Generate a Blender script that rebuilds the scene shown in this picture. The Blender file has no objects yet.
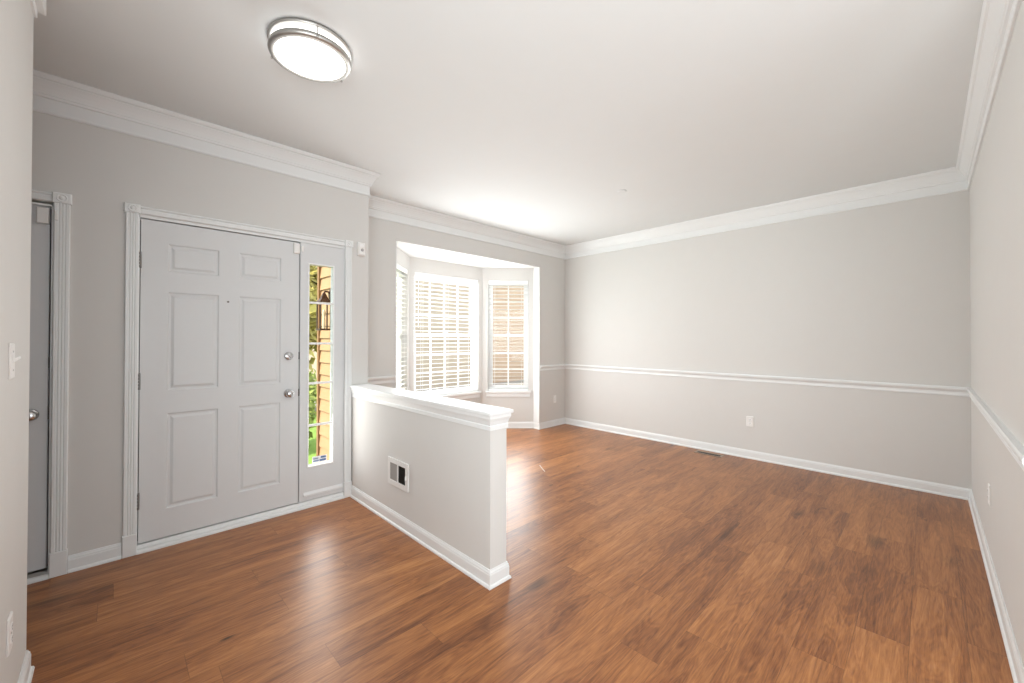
import bpy, bmesh, math, random
from mathutils import Vector, Matrix
random.seed(7)
C = bpy.context.scene.collection
PI = math.pi
SC = bpy.context.scene

# ------------------------------------------------------------------ camera
FPX = 407.7044; YAW = 0.7953; PITCH = 0.0083; ROLL = 0.0018; CAM_H = 1.3304
cam_data = bpy.data.cameras.new('camera'); cam = bpy.data.objects.new('camera', cam_data); C.objects.link(cam)
cam_data.sensor_width = 36.0; cam_data.sensor_fit = 'HORIZONTAL'
cam_data.lens = FPX * 36.0 / 1024.0
cam_data.shift_y = -6.4567 / 1024.0
cam_data.clip_start = 0.02; cam_data.clip_end = 300
_F = Vector((math.cos(YAW), math.sin(YAW), 0)); _R = Vector((math.sin(YAW), -math.cos(YAW), 0)); _U = Vector((0, 0, 1))
_F2 = _F * math.cos(PITCH) + _U * math.sin(PITCH); _U2 = _U * math.cos(PITCH) - _F * math.sin(PITCH)
_R3 = _R * math.cos(ROLL) + _U2 * math.sin(ROLL); _U3 = _U2 * math.cos(ROLL) - _R * math.sin(ROLL)
cam.matrix_world = Matrix(((_R3.x, _U3.x, -_F2.x, 0), (_R3.y, _U3.y, -_F2.y, 0), (_R3.z, _U3.z, -_F2.z, CAM_H), (0, 0, 0, 1)))
SC.camera = cam

# ------------------------------------------------------------------ world, sun, daylight, added fill, exposure
SC.view_settings.view_transform = 'Standard'; SC.view_settings.look = 'None'
SC.view_settings.gamma = 1.0; SC.view_settings.exposure = 0.54; SC.view_settings.use_curve_mapping = False
SC.cycles.use_denoising = True
SC.cycles.max_bounces = 10; SC.cycles.diffuse_bounces = 6; SC.cycles.transparent_max_bounces = 16
SC.cycles.sample_clamp_indirect = 6.0; SC.cycles.caustics_reflective = False; SC.cycles.caustics_refractive = False
w = bpy.data.worlds.new('sky'); SC.world = w; w.use_nodes = True
bg = w.node_tree.nodes['Background']; bg.inputs[0].default_value = (0.86, 0.92, 1.0, 1); bg.inputs[1].default_value = 2.0

def light(name, kind, loc, aim, energy, col=(1, 1, 1), size=(1, 1), spread=None):
    d = bpy.data.lights.new(name, kind); o = bpy.data.objects.new(name, d); C.objects.link(o)
    o.location = loc; d.energy = energy; d.color = col
    v = Vector(aim) - Vector(loc)
    o.rotation_euler = v.to_track_quat('-Z', 'Y').to_euler()
    if kind == 'AREA':
        d.shape = 'RECTANGLE'; d.size, d.size_y = size
        if spread: d.spread = spread
    return o
sun = light('sun', 'SUN', (-6, -1, 9), (-6 + 0.70, -1 - 0.10, 9 - 0.72), 5.0, (1.0, 0.90, 0.74))
sun.data.angle = math.radians(0.6)
# daylight entering at each pane of the bay: part between glass and blind, part coming through the open slats; and at the sidelight
DAY = (0.945, 0.985, 1.0)
light('bay_back_window_daylight', 'AREA', (3.32, 4.706, 1.375), (3.32, 0, 1.375), 17, DAY, (1.04, 1.58))
light('bay_left_window_daylight', 'AREA', (2.439, 4.369, 1.375), (3.439, 3.369, 1.375), 9, DAY, (0.58, 1.58))
light('bay_right_window_daylight', 'AREA', (4.2025, 4.3675, 1.375), (3.2025, 3.3675, 1.375), 9, DAY, (0.58, 1.58))
light('bay_back_slat_daylight', 'AREA', (3.32, 4.60, 1.10), (3.32, 0, 1.30), 14, DAY, (1.04, 1.05))
light('bay_left_slat_daylight', 'AREA', (2.485, 4.315, 1.10), (3.485, 3.315, 1.15), 6, DAY, (0.58, 1.05))
light('bay_right_slat_daylight', 'AREA', (4.160, 4.310, 1.10), (3.160, 3.310, 1.15), 6, DAY, (0.58, 1.05))
light('sidelight_daylight', 'AREA', (1.204, 3.40, 1.12), (1.204, 0, 0.9), 5, (1.0, 0.98, 0.95), (0.18, 1.58))
# added fill lights beside and behind the camera, made up to brighten the rooms
light('side_fill_added', 'AREA', (-0.345, -0.50, 1.45), (5.0, 1.6, 1.75), 54, (0.93, 0.985, 1.0), (1.9, 1.6), math.radians(150))
light('rear_fill_added', 'AREA', (1.05, -3.34, 1.25), (1.05, 0, 1.35), 12, (0.915, 0.98, 1.0), (2.0, 2.1))

# ------------------------------------------------------------------ materials
def mat(name, col, rough=0.5, metal=0.0, spec=0.5, emit=None, var=0.0, scale=60.0, bump=0.0):
    m = bpy.data.materials.new(name); m.use_nodes = True
    nt = m.node_tree; b = nt.nodes['Principled BSDF']
    b.inputs['Roughness'].default_value = rough; b.inputs['Metallic'].default_value = metal
    b.inputs['Specular IOR Level'].default_value = spec
    b.inputs['Base Color'].default_value = (*col, 1)
    if var or bump:
        tc = nt.nodes.new('ShaderNodeTexCoord'); n = nt.nodes.new('ShaderNodeTexNoise')
        n.inputs['Scale'].default_value = scale; n.inputs['Detail'].default_value = 4
        nt.links.new(tc.outputs['Object'], n.inputs['Vector'])
        if var:
            r = nt.nodes.new('ShaderNodeMapRange')
            r.inputs['To Min'].default_value = 1 - var; r.inputs['To Max'].default_value = 1 + var
            nt.links.new(n.outputs['Fac'], r.inputs['Value'])
            mx = nt.nodes.new('ShaderNodeVectorMath'); mx.operation = 'SCALE'; mx.inputs[0].default_value = col
            nt.links.new(r.outputs['Result'], mx.inputs['Scale']); nt.links.new(mx.outputs['Vector'], b.inputs['Base Color'])
        if bump:
            bp = nt.nodes.new('ShaderNodeBump'); bp.inputs['Strength'].default_value = bump; bp.inputs['Distance'].default_value = 0.002
            nt.links.new(n.outputs['Fac'], bp.inputs['Height']); nt.links.new(bp.outputs['Normal'], b.inputs['Normal'])
    if emit:
        b.inputs['Emission Color'].default_value = (*emit[:3], 1); b.inputs['Emission Strength'].default_value = emit[3]
    return m

M = {}
M['wall'] = mat('wall_paint', (0.655, 0.645, 0.625), 0.75, spec=0.25, var=0.012, scale=9, bump=0.03)
M['ceiling'] = mat('ceiling_paint', (0.74, 0.762, 0.762), 0.85, spec=0.2, var=0.01, scale=7)
M['bay'] = mat('bay_paint', (0.80, 0.80, 0.79), 0.7, spec=0.25)
M['trim'] = mat('trim_paint', (0.775, 0.79, 0.79), 0.38, spec=0.45)
M['door'] = mat('door_paint', (0.675, 0.685, 0.69), 0.42, spec=0.4, var=0.01, scale=30)
M['blind'] = mat('blind_white', (0.86, 0.86, 0.85), 0.5)
M['vinyl'] = mat('vinyl_white', (0.86, 0.86, 0.855), 0.4)
M['plastic'] = mat('plastic_white', (0.82, 0.81, 0.79), 0.4)
M['slot'] = mat('slot_dark', (0.05, 0.045, 0.04), 0.6)
M['nickel'] = mat('brushed_nickel', (0.52, 0.51, 0.49), 0.42, metal=1.0)
M['chrome'] = mat('chrome', (0.60, 0.60, 0.61), 0.16, metal=1.0)
M['darkmetal'] = mat('dark_metal', (0.09, 0.085, 0.08), 0.45, metal=0.6)
M['hinge'] = mat('hinge_steel', (0.22, 0.21, 0.20), 0.5, metal=0.7)
M['button'] = mat('button_grey', (0.40, 0.39, 0.38), 0.5)
M['gap_black'] = mat('gap_black', (0.03, 0.03, 0.03), 0.8)  # near-black that stands for the shade in the door gaps
M['diffuser'] = mat('lamp_diffuser', (0.9, 0.9, 0.88), 0.5, emit=(1.0, 0.975, 0.94, 1.6))
M['vent_white'] = mat('vent_white', (0.74, 0.73, 0.71), 0.45)
M['vent_grey'] = mat('vent_louver', (0.33, 0.31, 0.29), 0.6)
M['louver_dark'] = mat('louver_dark', (0.13, 0.12, 0.105), 0.6)
M['cavity'] = mat('duct_dark', (0.02, 0.018, 0.015), 0.9)
M['bronze'] = mat('register_bronze', (0.36, 0.27, 0.20), 0.4, metal=0.4)
M['lantern'] = mat('lantern_bronze', (0.07, 0.035, 0.02), 0.45, metal=0.5)
M['lantern_glass'] = mat('lantern_glass', (0.75, 0.62, 0.45), 0.2)
M['pale_strip'] = mat('strip_white', (0.70, 0.66, 0.61), 0.6)
M['sticker'] = mat('sticker_white', (0.82, 0.82, 0.84), 0.4)
M['sticker_ink'] = mat('sticker_ink', (0.10, 0.16, 0.30), 0.4)
M['lawn'] = mat('lawn_green', (0.20, 0.33, 0.06), 0.9, var=0.5, scale=9)
M['road'] = mat('road_asphalt', (0.22, 0.235, 0.26), 0.9, var=0.15, scale=14)
M['paving'] = mat('paving', (0.30, 0.285, 0.26), 0.85, var=0.1, scale=10)
M['bark'] = mat('bark', (0.12, 0.08, 0.05), 0.9, var=0.3, scale=20)
M['leaf_light'] = mat('leaf_light', (0.27, 0.33, 0.07), 0.7, var=0.45, scale=4)
M['leaf_dark'] = mat('leaf_dark', (0.13, 0.19, 0.05), 0.7, var=0.45, scale=4)
M['leaf_gold'] = mat('leaf_gold', (0.42, 0.36, 0.09), 0.7, var=0.4, scale=4)
M['roof'] = mat('roof_shingle', (0.17, 0.15, 0.14), 0.9, var=0.3, scale=12)
M['soffit'] = mat('soffit_tan', (0.62, 0.45, 0.27), 0.7)
M['tantrim'] = mat('corner_trim', (0.30, 0.17, 0.08), 0.7)

def glass_mat():
    m = bpy.data.materials.new('clear_glass'); m.use_nodes = True; nt = m.node_tree
    nt.nodes.remove(nt.nodes['Principled BSDF']); out = nt.nodes['Material Output']
    t = nt.nodes.new('ShaderNodeBsdfTransparent'); t.inputs[0].default_value = (0.96, 0.97, 0.965, 1)
    g = nt.nodes.new('ShaderNodeBsdfGlossy'); g.inputs['Roughness'].default_value = 0.02
    mx = nt.nodes.new('ShaderNodeMixShader'); mx.inputs[0].default_value = 0.007
    nt.links.new(t.outputs[0], mx.inputs[1]); nt.links.new(g.outputs[0], mx.inputs[2]); nt.links.new(mx.outputs[0], out.inputs[0])
    return m
M['glass'] = glass_mat()

def siding_mat(name, col, exposure=0.11, dark=0.55):
    """lap siding: each course a touch lighter at its butt, a thin line where it laps the next"""
    m = mat(name, col, 0.7); nt = m.node_tree; b = nt.nodes['Principled BSDF']
    tc = nt.nodes.new('ShaderNodeTexCoord'); n = nt.nodes.new('ShaderNodeTexNoise'); n.inputs['Scale'].default_value = 3
    nt.links.new(tc.outputs['Object'], n.inputs['Vector'])
    r = nt.nodes.new('ShaderNodeMapRange'); r.inputs['To Min'].default_value = 0.9; r.inputs['To Max'].default_value = 1.08
    nt.links.new(n.outputs['Fac'], r.inputs['Value'])
    mx = nt.nodes.new('ShaderNodeVectorMath'); mx.operation = 'SCALE'; mx.inputs[0].default_value = col
    nt.links.new(r.outputs['Result'], mx.inputs['Scale']); nt.links.new(mx.outputs['Vector'], b.inputs['Base Color'])
    return m
M['siding_tan'] = siding_mat('siding_tan', (0.46, 0.285, 0.155))
M['siding_beige'] = siding_mat('siding_beige', (0.45, 0.37, 0.28))
M['siding_warm'] = siding_mat('siding_warm', (0.47, 0.335, 0.23))

def floor_mat():
    m = bpy.data.materials.new('wood_planks'); m.use_nodes = True; nt = m.node_tree; b = nt.nodes['Principled BSDF']
    N = nt.nodes.new; L = nt.links.new
    def math_(op, a, bb=None, c=None):
        n = N('ShaderNodeMath'); n.operation = op
        for i, v in enumerate((a, bb, c)):
            if v is None: continue
            if isinstance(v, (int, float)): n.inputs[i].default_value = v
            else: L(v, n.inputs[i])
        return n.outputs[0]
    tc = N('ShaderNodeTexCoord'); sp = N('ShaderNodeSeparateXYZ'); L(tc.outputs['Object'], sp.inputs[0])
    X, Y = sp.outputs[0], sp.outputs[1]
    PW, PL = 0.178, 1.22
    v = math_('DIVIDE', math_('ADD', Y, 10.083), PW); row = math_('FLOOR', v); fv = math_('FRACT', v)
    wn = N('ShaderNodeTexWhiteNoise'); wn.noise_dimensions = '1D'; L(row, wn.inputs['W'])
    u = math_('DIVIDE', math_('ADD', math_('ADD', X, 20.0), math_('MULTIPLY', wn.outputs['Value'], PL)), PL)
    colm = math_('FLOOR', u); fu = math_('FRACT', u)
    pid = math_('ADD', math_('MULTIPLY', row, 37.0), colm)
    w1 = N('ShaderNodeTexWhiteNoise'); w1.noise_dimensions = '1D'; L(pid, w1.inputs['W'])
    w2 = N('ShaderNodeTexWhiteNoise'); w2.noise_dimensions = '1D'; L(math_('ADD', pid, 0.37), w2.inputs['W'])
    def grain(sx, sy, scale, detail, rough, dist):
        cx = N('ShaderNodeCombineXYZ')
        L(math_('MULTIPLY', math_('ADD', X, math_('MULTIPLY', w1.outputs['Value'], 13.0)), sx), cx.inputs[0])
        L(math_('MULTIPLY', math_('ADD', Y, math_('MULTIPLY', w2.outputs['Value'], 7.0)), sy), cx.inputs[1])
        L(math_('MULTIPLY', w1.outputs['Value'], 9.0), cx.inputs[2])
        n = N('ShaderNodeTexNoise'); n.inputs['Scale'].default_value = scale; n.inputs['Detail'].default_value = detail
        n.inputs['Roughness'].default_value = rough; n.inputs['Distortion'].default_value = dist
        L(cx.outputs[0], n.inputs['Vector']); return n.outputs['Fac']
    broad = grain(0.8, 6.0, 1.6, 3, 0.5, 0.8)      # cathedral figure
    fine = grain(5.0, 95.0, 2.0, 4, 0.65, 0.3)       # pores
    mid = grain(1.9, 26.0, 1.8, 5, 0.65, 1.2)
    # ring lines taken from the broad figure
    rings = math_('ABSOLUTE', math_('SUBTRACT', math_('FRACT', math_('MULTIPLY', broad, 11.0)), 0.5))
    t = math_('ADD', math_('MULTIPLY', broad, 0.50), math_('MULTIPLY', mid, 0.42))
    t = math_('ADD', t, math_('MULTIPLY', rings, 0.19))
    t = math_('ADD', t, math_('MULTIPLY', fine, 0.42))
    t = math_('ADD', t, math_('MULTIPLY', math_('SUBTRACT', w1.outputs['Value'], 0.5), 0.12))
    t = math_('SUBTRACT', t, 0.20)
    ramp = N('ShaderNodeValToRGB'); cr = ramp.color_ramp
    cr.elements[0].position = 0.25; cr.elements[0].color = (0.085, 0.027, 0.009, 1)
    cr.elements[1].position = 0.80; cr.elements[1].color = (0.52, 0.235, 0.085, 1)
    e = cr.elements.new(0.45); e.color = (0.245, 0.088, 0.028, 1)
    e = cr.elements.new(0.60); e.color = (0.375, 0.150, 0.048, 1)
    L(t, ramp.inputs[0])
    # knots
    kx = N('ShaderNodeCombineXYZ'); L(math_('MULTIPLY', X, 1.6), kx.inputs[0]); L(math_('MULTIPLY', Y, 4.2), kx.inputs[1])
    vo = N('ShaderNodeTexVoronoi'); vo.inputs['Scale'].default_value = 1.0; vo.inputs['Randomness'].default_value = 1.0; L(kx.outputs[0], vo.inputs['Vector'])
    sc = N('ShaderNodeSeparateColor'); L(vo.outputs['Color'], sc.inputs[0])
    kd = math_('ADD', vo.outputs['Distance'], math_('MULTIPLY', math_('SUBTRACT', mid, 0.5), 0.22))
    kn = N('ShaderNodeMapRange'); kn.inputs['From Min'].default_value = 0.03; kn.inputs['From Max'].default_value = 0.24
    kn.inputs['To Min'].default_value = 0.55; kn.inputs['To Max'].default_value = 0.0; L(kd, kn.inputs['Value'])
    kfac = math_('MULTIPLY', kn.outputs[0], math_('GREATER_THAN', sc.outputs[0], 0.60))
    kx2 = N('ShaderNodeCombineXYZ'); L(math_('MULTIPLY', X, 2.3), kx2.inputs[0]); L(math_('ADD', math_('MULTIPLY', Y, 5.6), 3.3), kx2.inputs[1])
    vo2 = N('ShaderNodeTexVoronoi'); vo2.inputs['Scale'].default_value = 1.0; L(kx2.outputs[0], vo2.inputs['Vector'])
    sc2 = N('ShaderNodeSeparateColor'); L(vo2.outputs['Color'], sc2.inputs[0])
    kn2 = N('ShaderNodeMapRange'); kn2.inputs['From Min'].default_value = 0.02; kn2.inputs['From Max'].default_value = 0.085
    kn2.inputs['To Min'].default_value = 0.80; kn2.inputs['To Max'].default_value = 0.0
    L(math_('ADD', vo2.outputs['Distance'], math_('MULTIPLY', math_('SUBTRACT', fine, 0.5), 0.10)), kn2.inputs['Value'])
    kfac = math_('MAXIMUM', kfac, math_('MULTIPLY', kn2.outputs[0], math_('GREATER_THAN', sc2.outputs[0], 0.45)))
    # seams between boards
    ev = math_('MINIMUM', fv, math_('SUBTRACT', 1.0, fv)); eu = math_('MINIMUM', fu, math_('SUBTRACT', 1.0, fu))
    seam = math_('MAXIMUM', math_('LESS_THAN', ev, 0.008), math_('LESS_THAN', eu, 0.0012))
    dark = math_('SUBTRACT', 1.0, math_('MAXIMUM', kfac, math_('MULTIPLY', seam, 0.28)))
    mx = N('ShaderNodeVectorMath'); mx.operation = 'SCALE'; L(ramp.outputs[0], mx.inputs[0]); L(dark, mx.inputs['Scale'])
    L(mx.outputs[0], b.inputs['Base Color'])
    rr = N('ShaderNodeMapRange'); rr.inputs['To Min'].default_value = 0.27; rr.inputs['To Max'].default_value = 0.40; L(fine, rr.inputs['Value'])
    L(rr.outputs[0], b.inputs['Roughness']); b.inputs['Specular IOR Level'].default_value = 0.5
    bp = N('ShaderNodeBump'); bp.inputs['Strength'].default_value = 0.12; bp.inputs['Distance'].default_value = 0.0015
    L(math_('SUBTRACT', fine, math_('MULTIPLY', seam, 1.0)), bp.inputs['Height']); L(bp.outputs[0], b.inputs['Normal'])
    return m
M['floor'] = floor_mat()

# ------------------------------------------------------------------ mesh helpers
class MB:
    """collects shapes in world coordinates; obj() turns it into one mesh object"""
    def __init__(s): s.v = []; s.f = []; s.sm = []
    def add(s, vs, fs, smooth=False):
        b = len(s.v); s.v += [Vector(p) for p in vs]; s.f += [tuple(b + i for i in f) for f in fs]; s.sm += [smooth] * len(fs)
    def box(s, x0, x1, y0, y1, z0, z1):
        s.hexa([(x0, y0, z0), (x1, y0, z0), (x1, y1, z0), (x0, y1, z0), (x0, y0, z1), (x1, y0, z1), (x1, y1, z1), (x0, y1, z1)])
    def hexa(s, p):
        s.add(p, [(0, 3, 2, 1), (4, 5, 6, 7), (0, 1, 5, 4), (1, 2, 6, 5), (2, 3, 7, 6), (3, 0, 4, 7)])
    def prism(s, bottom, top):
        n = len(bottom)
        s.add(list(bottom) + list(top), [tuple(range(n))[::-1], tuple(range(n, 2 * n))] + [(i, (i + 1) % n, n + (i + 1) % n, n + i) for i in range(n)])
    def lathe(s, o, ax, prof, seg=32, smooth=True):
        """prof: list of (radius, distance along ax)"""
        ax = Vector(ax).normalized(); e1 = ax.orthogonal().normalized(); e2 = ax.cross(e1); o = Vector(o)
        vs = []; fs = []
        for r, h in prof:
            for k in range(seg):
                a = 2 * PI * k / seg; vs.append(o + ax * h + (e1 * math.cos(a) + e2 * math.sin(a)) * r)
        for i in range(len(prof) - 1):
            for k in range(seg):
                k2 = (k + 1) % seg; fs.append((i * seg + k, i * seg + k2, (i + 1) * seg + k2, (i + 1) * seg + k))
        s.add(vs, fs, smooth)
        if prof[0][0] > 1e-5: s.add(vs[:seg], [tuple(range(seg))[::-1]])
        if prof[-1][0] > 1e-5: s.add(vs[-seg:], [tuple(range(seg))])
    def tube(s, pts, r, seg=8):
        for a, b in zip(pts[:-1], pts[1:]):
            a = Vector(a); b = Vector(b); s.lathe(a, b - a, [(r, 0), (r, (b - a).length)], seg)

ORG = {}
def obj(name, mb, m, parent=None, loc=None, kind=None, bevel=0.0):
    org = ORG[parent] if parent else Vector(loc or (0, 0, 0))
    me = bpy.data.meshes.new(name)
    me.from_pydata([p - org for p in mb.v], [], mb.f); me.update()
    bm = bmesh.new(); bm.from_mesh(me)
    bmesh.ops.recalc_face_normals(bm, faces=bm.faces); bm.to_mesh(me); bm.free()
    for p, sm in zip(me.polygons, mb.sm): p.use_smooth = sm
    me.materials.append(M[m] if isinstance(m, str) else m)
    o = bpy.data.objects.new(name, me); C.objects.link(o)
    if parent: o.parent = parent
    else: o.location = org
    ORG[o] = org
    if kind: o['kind'] = kind
    if bevel:
        bv = o.modifiers.new('bevel', 'BEVEL'); bv.width = bevel; bv.segments = 2; bv.limit_method = 'ANGLE'
    return o
def tag(o, label, cat, group=None):
    o['label'] = label; o['category'] = cat
    if group: o['group'] = group
    return o
def thing(name, label, cat, loc, group=None):
    o = bpy.data.objects.new(name, None); C.objects.link(o); o.location = loc; o.empty_display_size = 0.1
    ORG[o] = Vector(loc); return tag(o, label, cat, group)
def struct_root(name, loc, label=None):
    o = bpy.data.objects.new(name, None); C.objects.link(o); o.location = loc; o.empty_display_size = 0.1
    o['kind'] = 'structure'; ORG[o] = Vector(loc)
    if label: o['label'] = label
    return o
def struct(name, mb, m, parent=None, bevel=0.0): return obj(name, mb, m, parent, kind=None if parent else 'structure', bevel=bevel)

class Fr:
    """frame on a wall: a runs along the wall, n comes out of it into the room, z is up"""
    def __init__(s, o, along, normal): s.o = Vector((o[0], o[1], 0)); s.a = Vector((*along, 0)).normalized(); s.n = Vector((*normal, 0)).normalized()
    def p(s, a, n, z): return s.o + s.a * a + s.n * n + Vector((0, 0, z))
    def box(s, mb, a0, a1, n0, n1, z0, z1):
        mb.hexa([s.p(a0, n0, z0), s.p(a1, n0, z0), s.p(a1, n1, z0), s.p(a0, n1, z0), s.p(a0, n0, z1), s.p(a1, n0, z1), s.p(a1, n1, z1), s.p(a0, n1, z1)])
    def post(s, mb, prof, z0, z1):      # prof: (a, n) polygon, run vertically
        mb.prism([s.p(a, n, z0) for a, n in prof], [s.p(a, n, z1) for a, n in prof])
    def rail(s, mb, prof, a0, a1):      # prof: (n, z) polygon, run along the wall
        mb.prism([s.p(a0, n, z) for n, z in prof], [s.p(a1, n, z) for n, z in prof])
    def tile(s, mb, a0, a1, n0, n1, z0, z1, c=0.006):   # plate with a chamfered front edge
        q = lambda i, n: [s.p(a0 + i, n, z0 + i), s.p(a1 - i, n, z0 + i), s.p(a1 - i, n, z1 - i), s.p(a0 + i, n, z1 - i)]
        vs = q(0, n0) + q(0, n1 - c) + q(c, n1)
        fs = [(0, 1, 2, 3), (8, 9, 10, 11)]
        for L in (0, 4): fs += [(L + i, L + (i + 1) % 4, L + 4 + (i + 1) % 4, L + 4 + i) for i in range(4)]
        mb.add(vs, fs)

def wall(fr, length, z0, z1, th, holes=()):
    """solid wall slab behind the frame's plane with rectangular openings (a0,a1,z0,z1)"""
    mb = MB()
    As = sorted({0, length, *[h[0] for h in holes], *[h[1] for h in holes]}); Zs = sorted({z0, z1, *[h[2] for h in holes], *[h[3] for h in holes]})
    inside = lambda a, z: any(h[0] < a < h[1] and h[2] < z < h[3] for h in holes)
    solid = {}
    for i in range(len(As) - 1):
        for j in range(len(Zs) - 1):
            solid[i, j] = not inside((As[i] + As[i + 1]) / 2, (Zs[j] + Zs[j + 1]) / 2)
    for (i, j), ok in solid.items():
        if not ok: continue
        a0, a1, b0, b1 = As[i], As[i + 1], Zs[j], Zs[j + 1]
        P = fr.p
        mb.add([P(a0, 0, b0), P(a1, 0, b0), P(a1, 0, b1), P(a0, 0, b1)], [(0, 1, 2, 3)])
        mb.add([P(a0, -th, b0), P(a1, -th, b0), P(a1, -th, b1), P(a0, -th, b1)], [(3, 2, 1, 0)])
        for di, dj, e in ((-1, 0, ((a0, b0), (a0, b1))), (1, 0, ((a1, b0), (a1, b1))), (0, -1, ((a0, b0), (a1, b0))), (0, 1, ((a0, b1), (a1, b1)))):
            if not solid.get((i + di, j + dj), False):
                (p, q), (r, t) = e
                mb.add([P(p, 0, q), P(r, 0, t), P(r, -th, t), P(p, -th, q)], [(0, 1, 2, 3)])
    return mb

def sweep(prof, path, z, names, m):
    """run a moulding along a plan polyline (room on the left hand), mitred, one structure per stretch; a None name leaves that stretch out"""
    P = [Vector(p) for p in path]; n = len(P)
    nor = []
    for i in range(n - 1):
        d = (P[i + 1] - P[i]).normalized(); nor.append(Vector((-d.y, d.x)))
    off = []
    for i in range(n):
        if i == 0: off.append(nor[0])
        elif i == n - 1: off.append(nor[-1])
        else:
            a, b = nor[i - 1], nor[i]; off.append((a + b) / (1 + a.dot(b)))
    for i in range(n - 1):
        if not names[i]: continue
        mb = MB()
        A = [Vector((*(P[i] + off[i] * o), z + h)) for o, h in prof]; B = [Vector((*(P[i + 1] + off[i + 1] * o), z + h)) for o, h in prof]
        mb.prism(A, B)
        if names[i] in RUNS: RUNS[names[i]].append(mb)
        else: RUNS[names[i]] = [mb]
    return
RUNS = {}
def flush_runs(m):
    for k, ms in RUNS.items():
        t = MB()
        for q in ms: t.add(q.v, q.f)
        struct(k, t, m)
    RUNS.clear()

# ------------------------------------------------------------------ plan of the place
H = 2.767
YE, YW, XF, YR, XL = 3.42, 3.992, 5.075, -0.247, -0.234      # entry wall, window wall, long wall, right wall, left wall
XC = 1.593                                                    # corner where the entry wall ends
XH0, XH1, YH = 1.451, 1.571, 1.645                            # half wall
O0, O1, OT = 2.168, 4.477, 2.377                              # bay opening
B0, B1, YB, YJ = 2.71, 3.93, 4.64, 4.10                       # bay back wall and where its slanted walls start
XRW = 2.20; YBACK = -3.3; XV = -1.35; YL = 2.50

# floor and ceiling
mb = MB()
pl = [(XV - .1, YBACK - .1), (XF + .1, YBACK - .1), (XF + .1, YW + .06), (O1 + .04, YW + .06), (O1 + .04, YJ), (B1 + .03, YB + .04), (B0 - .03, YB + .04), (O0 - .04, YJ), (O0 - .04, YW + .06), (XC - .1, YW + .06), (XC - .1, YE + .04), (XV - .1, YE + .04)]
mb.prism([(x, y, -0.12) for x, y in pl], [(x, y, 0) for x, y in pl]); struct('floor', mb, 'floor')
mb = MB(); pl = [(XV - .1, YBACK - .1), (XF + .15, YBACK - .1), (XF + .15, YW + .12), (XC - .15, YW + .12), (XC - .15, YE + .15), (XV - .1, YE + .15)]
mb.prism([(x, y, H) for x, y in pl], [(x, y, H + .2) for x, y in pl]); struct('ceiling', mb, 'ceiling')

# entry wall with the front door unit and the side door
FE = Fr((0, YE), (1, 0), (0, -1))
fe = Fr((XV, YE), (1, 0), (0, -1))
D0, D1, DZ = 0.112, 1.392, 2.098        # front door unit opening
SD0, SD1, SDZ = -1.02, -0.240, 2.085    # side door opening
mbE = wall(fe, XC - XV, 0, H, 0.15, [(D0 - XV, D1 - XV, -0.01 + 0.01, DZ), (SD0 - XV, SD1 - XV, 0.0, SDZ)])
struct('wall_entry', mbE, 'wall')
mb = MB(); mb.box(XC - 0.15, XC, YE + 0.15, YW + 0.108, 0, H); struct('wall_return', mb, 'wall')
# window wall around the bay opening
fw = Fr((XC, YW), (1, 0), (0, -1))
struct('wall_window', wall(fw, XF - XC, 0, H, 0.108, [(O0 - XC, O1 - XC, 0, OT)]), 'wall')
# bay walls
def bay_frame(P, Q):
    d = Vector(Q) - Vector(P); L = d.length; d.normalize(); return Fr(P, d, (d.y, -d.x)), L
FBL, LBL = bay_frame((O0, YJ), (B0, YB)); FBC, LBC = bay_frame((B0, YB), (B1, YB)); FBR, LBR = bay_frame((B1, YB), (O1, YJ))
WZ0, WZ1 = 0.555, 2.195
WH = {'l': (0.082, 0.684), 'c': (0.074, 1.142), 'r': (LBR - 0.684, LBR - 0.082)}
struct('wall_bay_left', wall(FBL, LBL, 0, OT + .02, 0.13, [(*WH['l'], WZ0, WZ1)]), 'wall')
struct('wall_bay_back', wall(FBC, LBC, 0, OT + .02, 0.13, [(*WH['c'], WZ0, WZ1)]), 'wall')
struct('wall_bay_right', wall(FBR, LBR, 0, OT + .02, 0.13, [(*WH['r'], WZ0, WZ1)]), 'wall')
mb = MB(); pl = [(O0, YW + .107), (O1, YW + .107), (O1 + .2, YJ + .06), (B1 + .06, YB + .14), (B0 - .06, YB + .14), (O0 - .2, YJ + .06)]
mb.prism([(x, y, OT) for x, y in pl], [(x, y, OT + .15) for x, y in pl]); struct('ceiling_bay', mb, 'bay')
# corner fillers outside the bay so no light leaks at the joints
mb = MB()
for x, y in ((B0, YB), (B1, YB)): mb.prism([(x - .065, y + .02, -.1), (x + .065, y + .02, -.1), (x + .1, y + .14, -.1), (x - .1, y + .14, -.1)], [(x - .065, y + .02, OT), (x + .065, y + .02, OT), (x + .1, y + .14, OT), (x - .1, y + .14, OT)])
struct('trim_bay_posts', mb, 'vinyl')
# white lining of the opening
mb = MB(); mb.box(O1 - .006, O1 + .001, YW - .002, YJ + .002, 0.0, OT); struct('trim_1', mb, 'trim')
mb = MB(); mb.box(O0 - .001, O0 + .006, YW - .002, YJ + .002, 0.0, OT); struct('trim_2', mb, 'trim')
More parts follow.
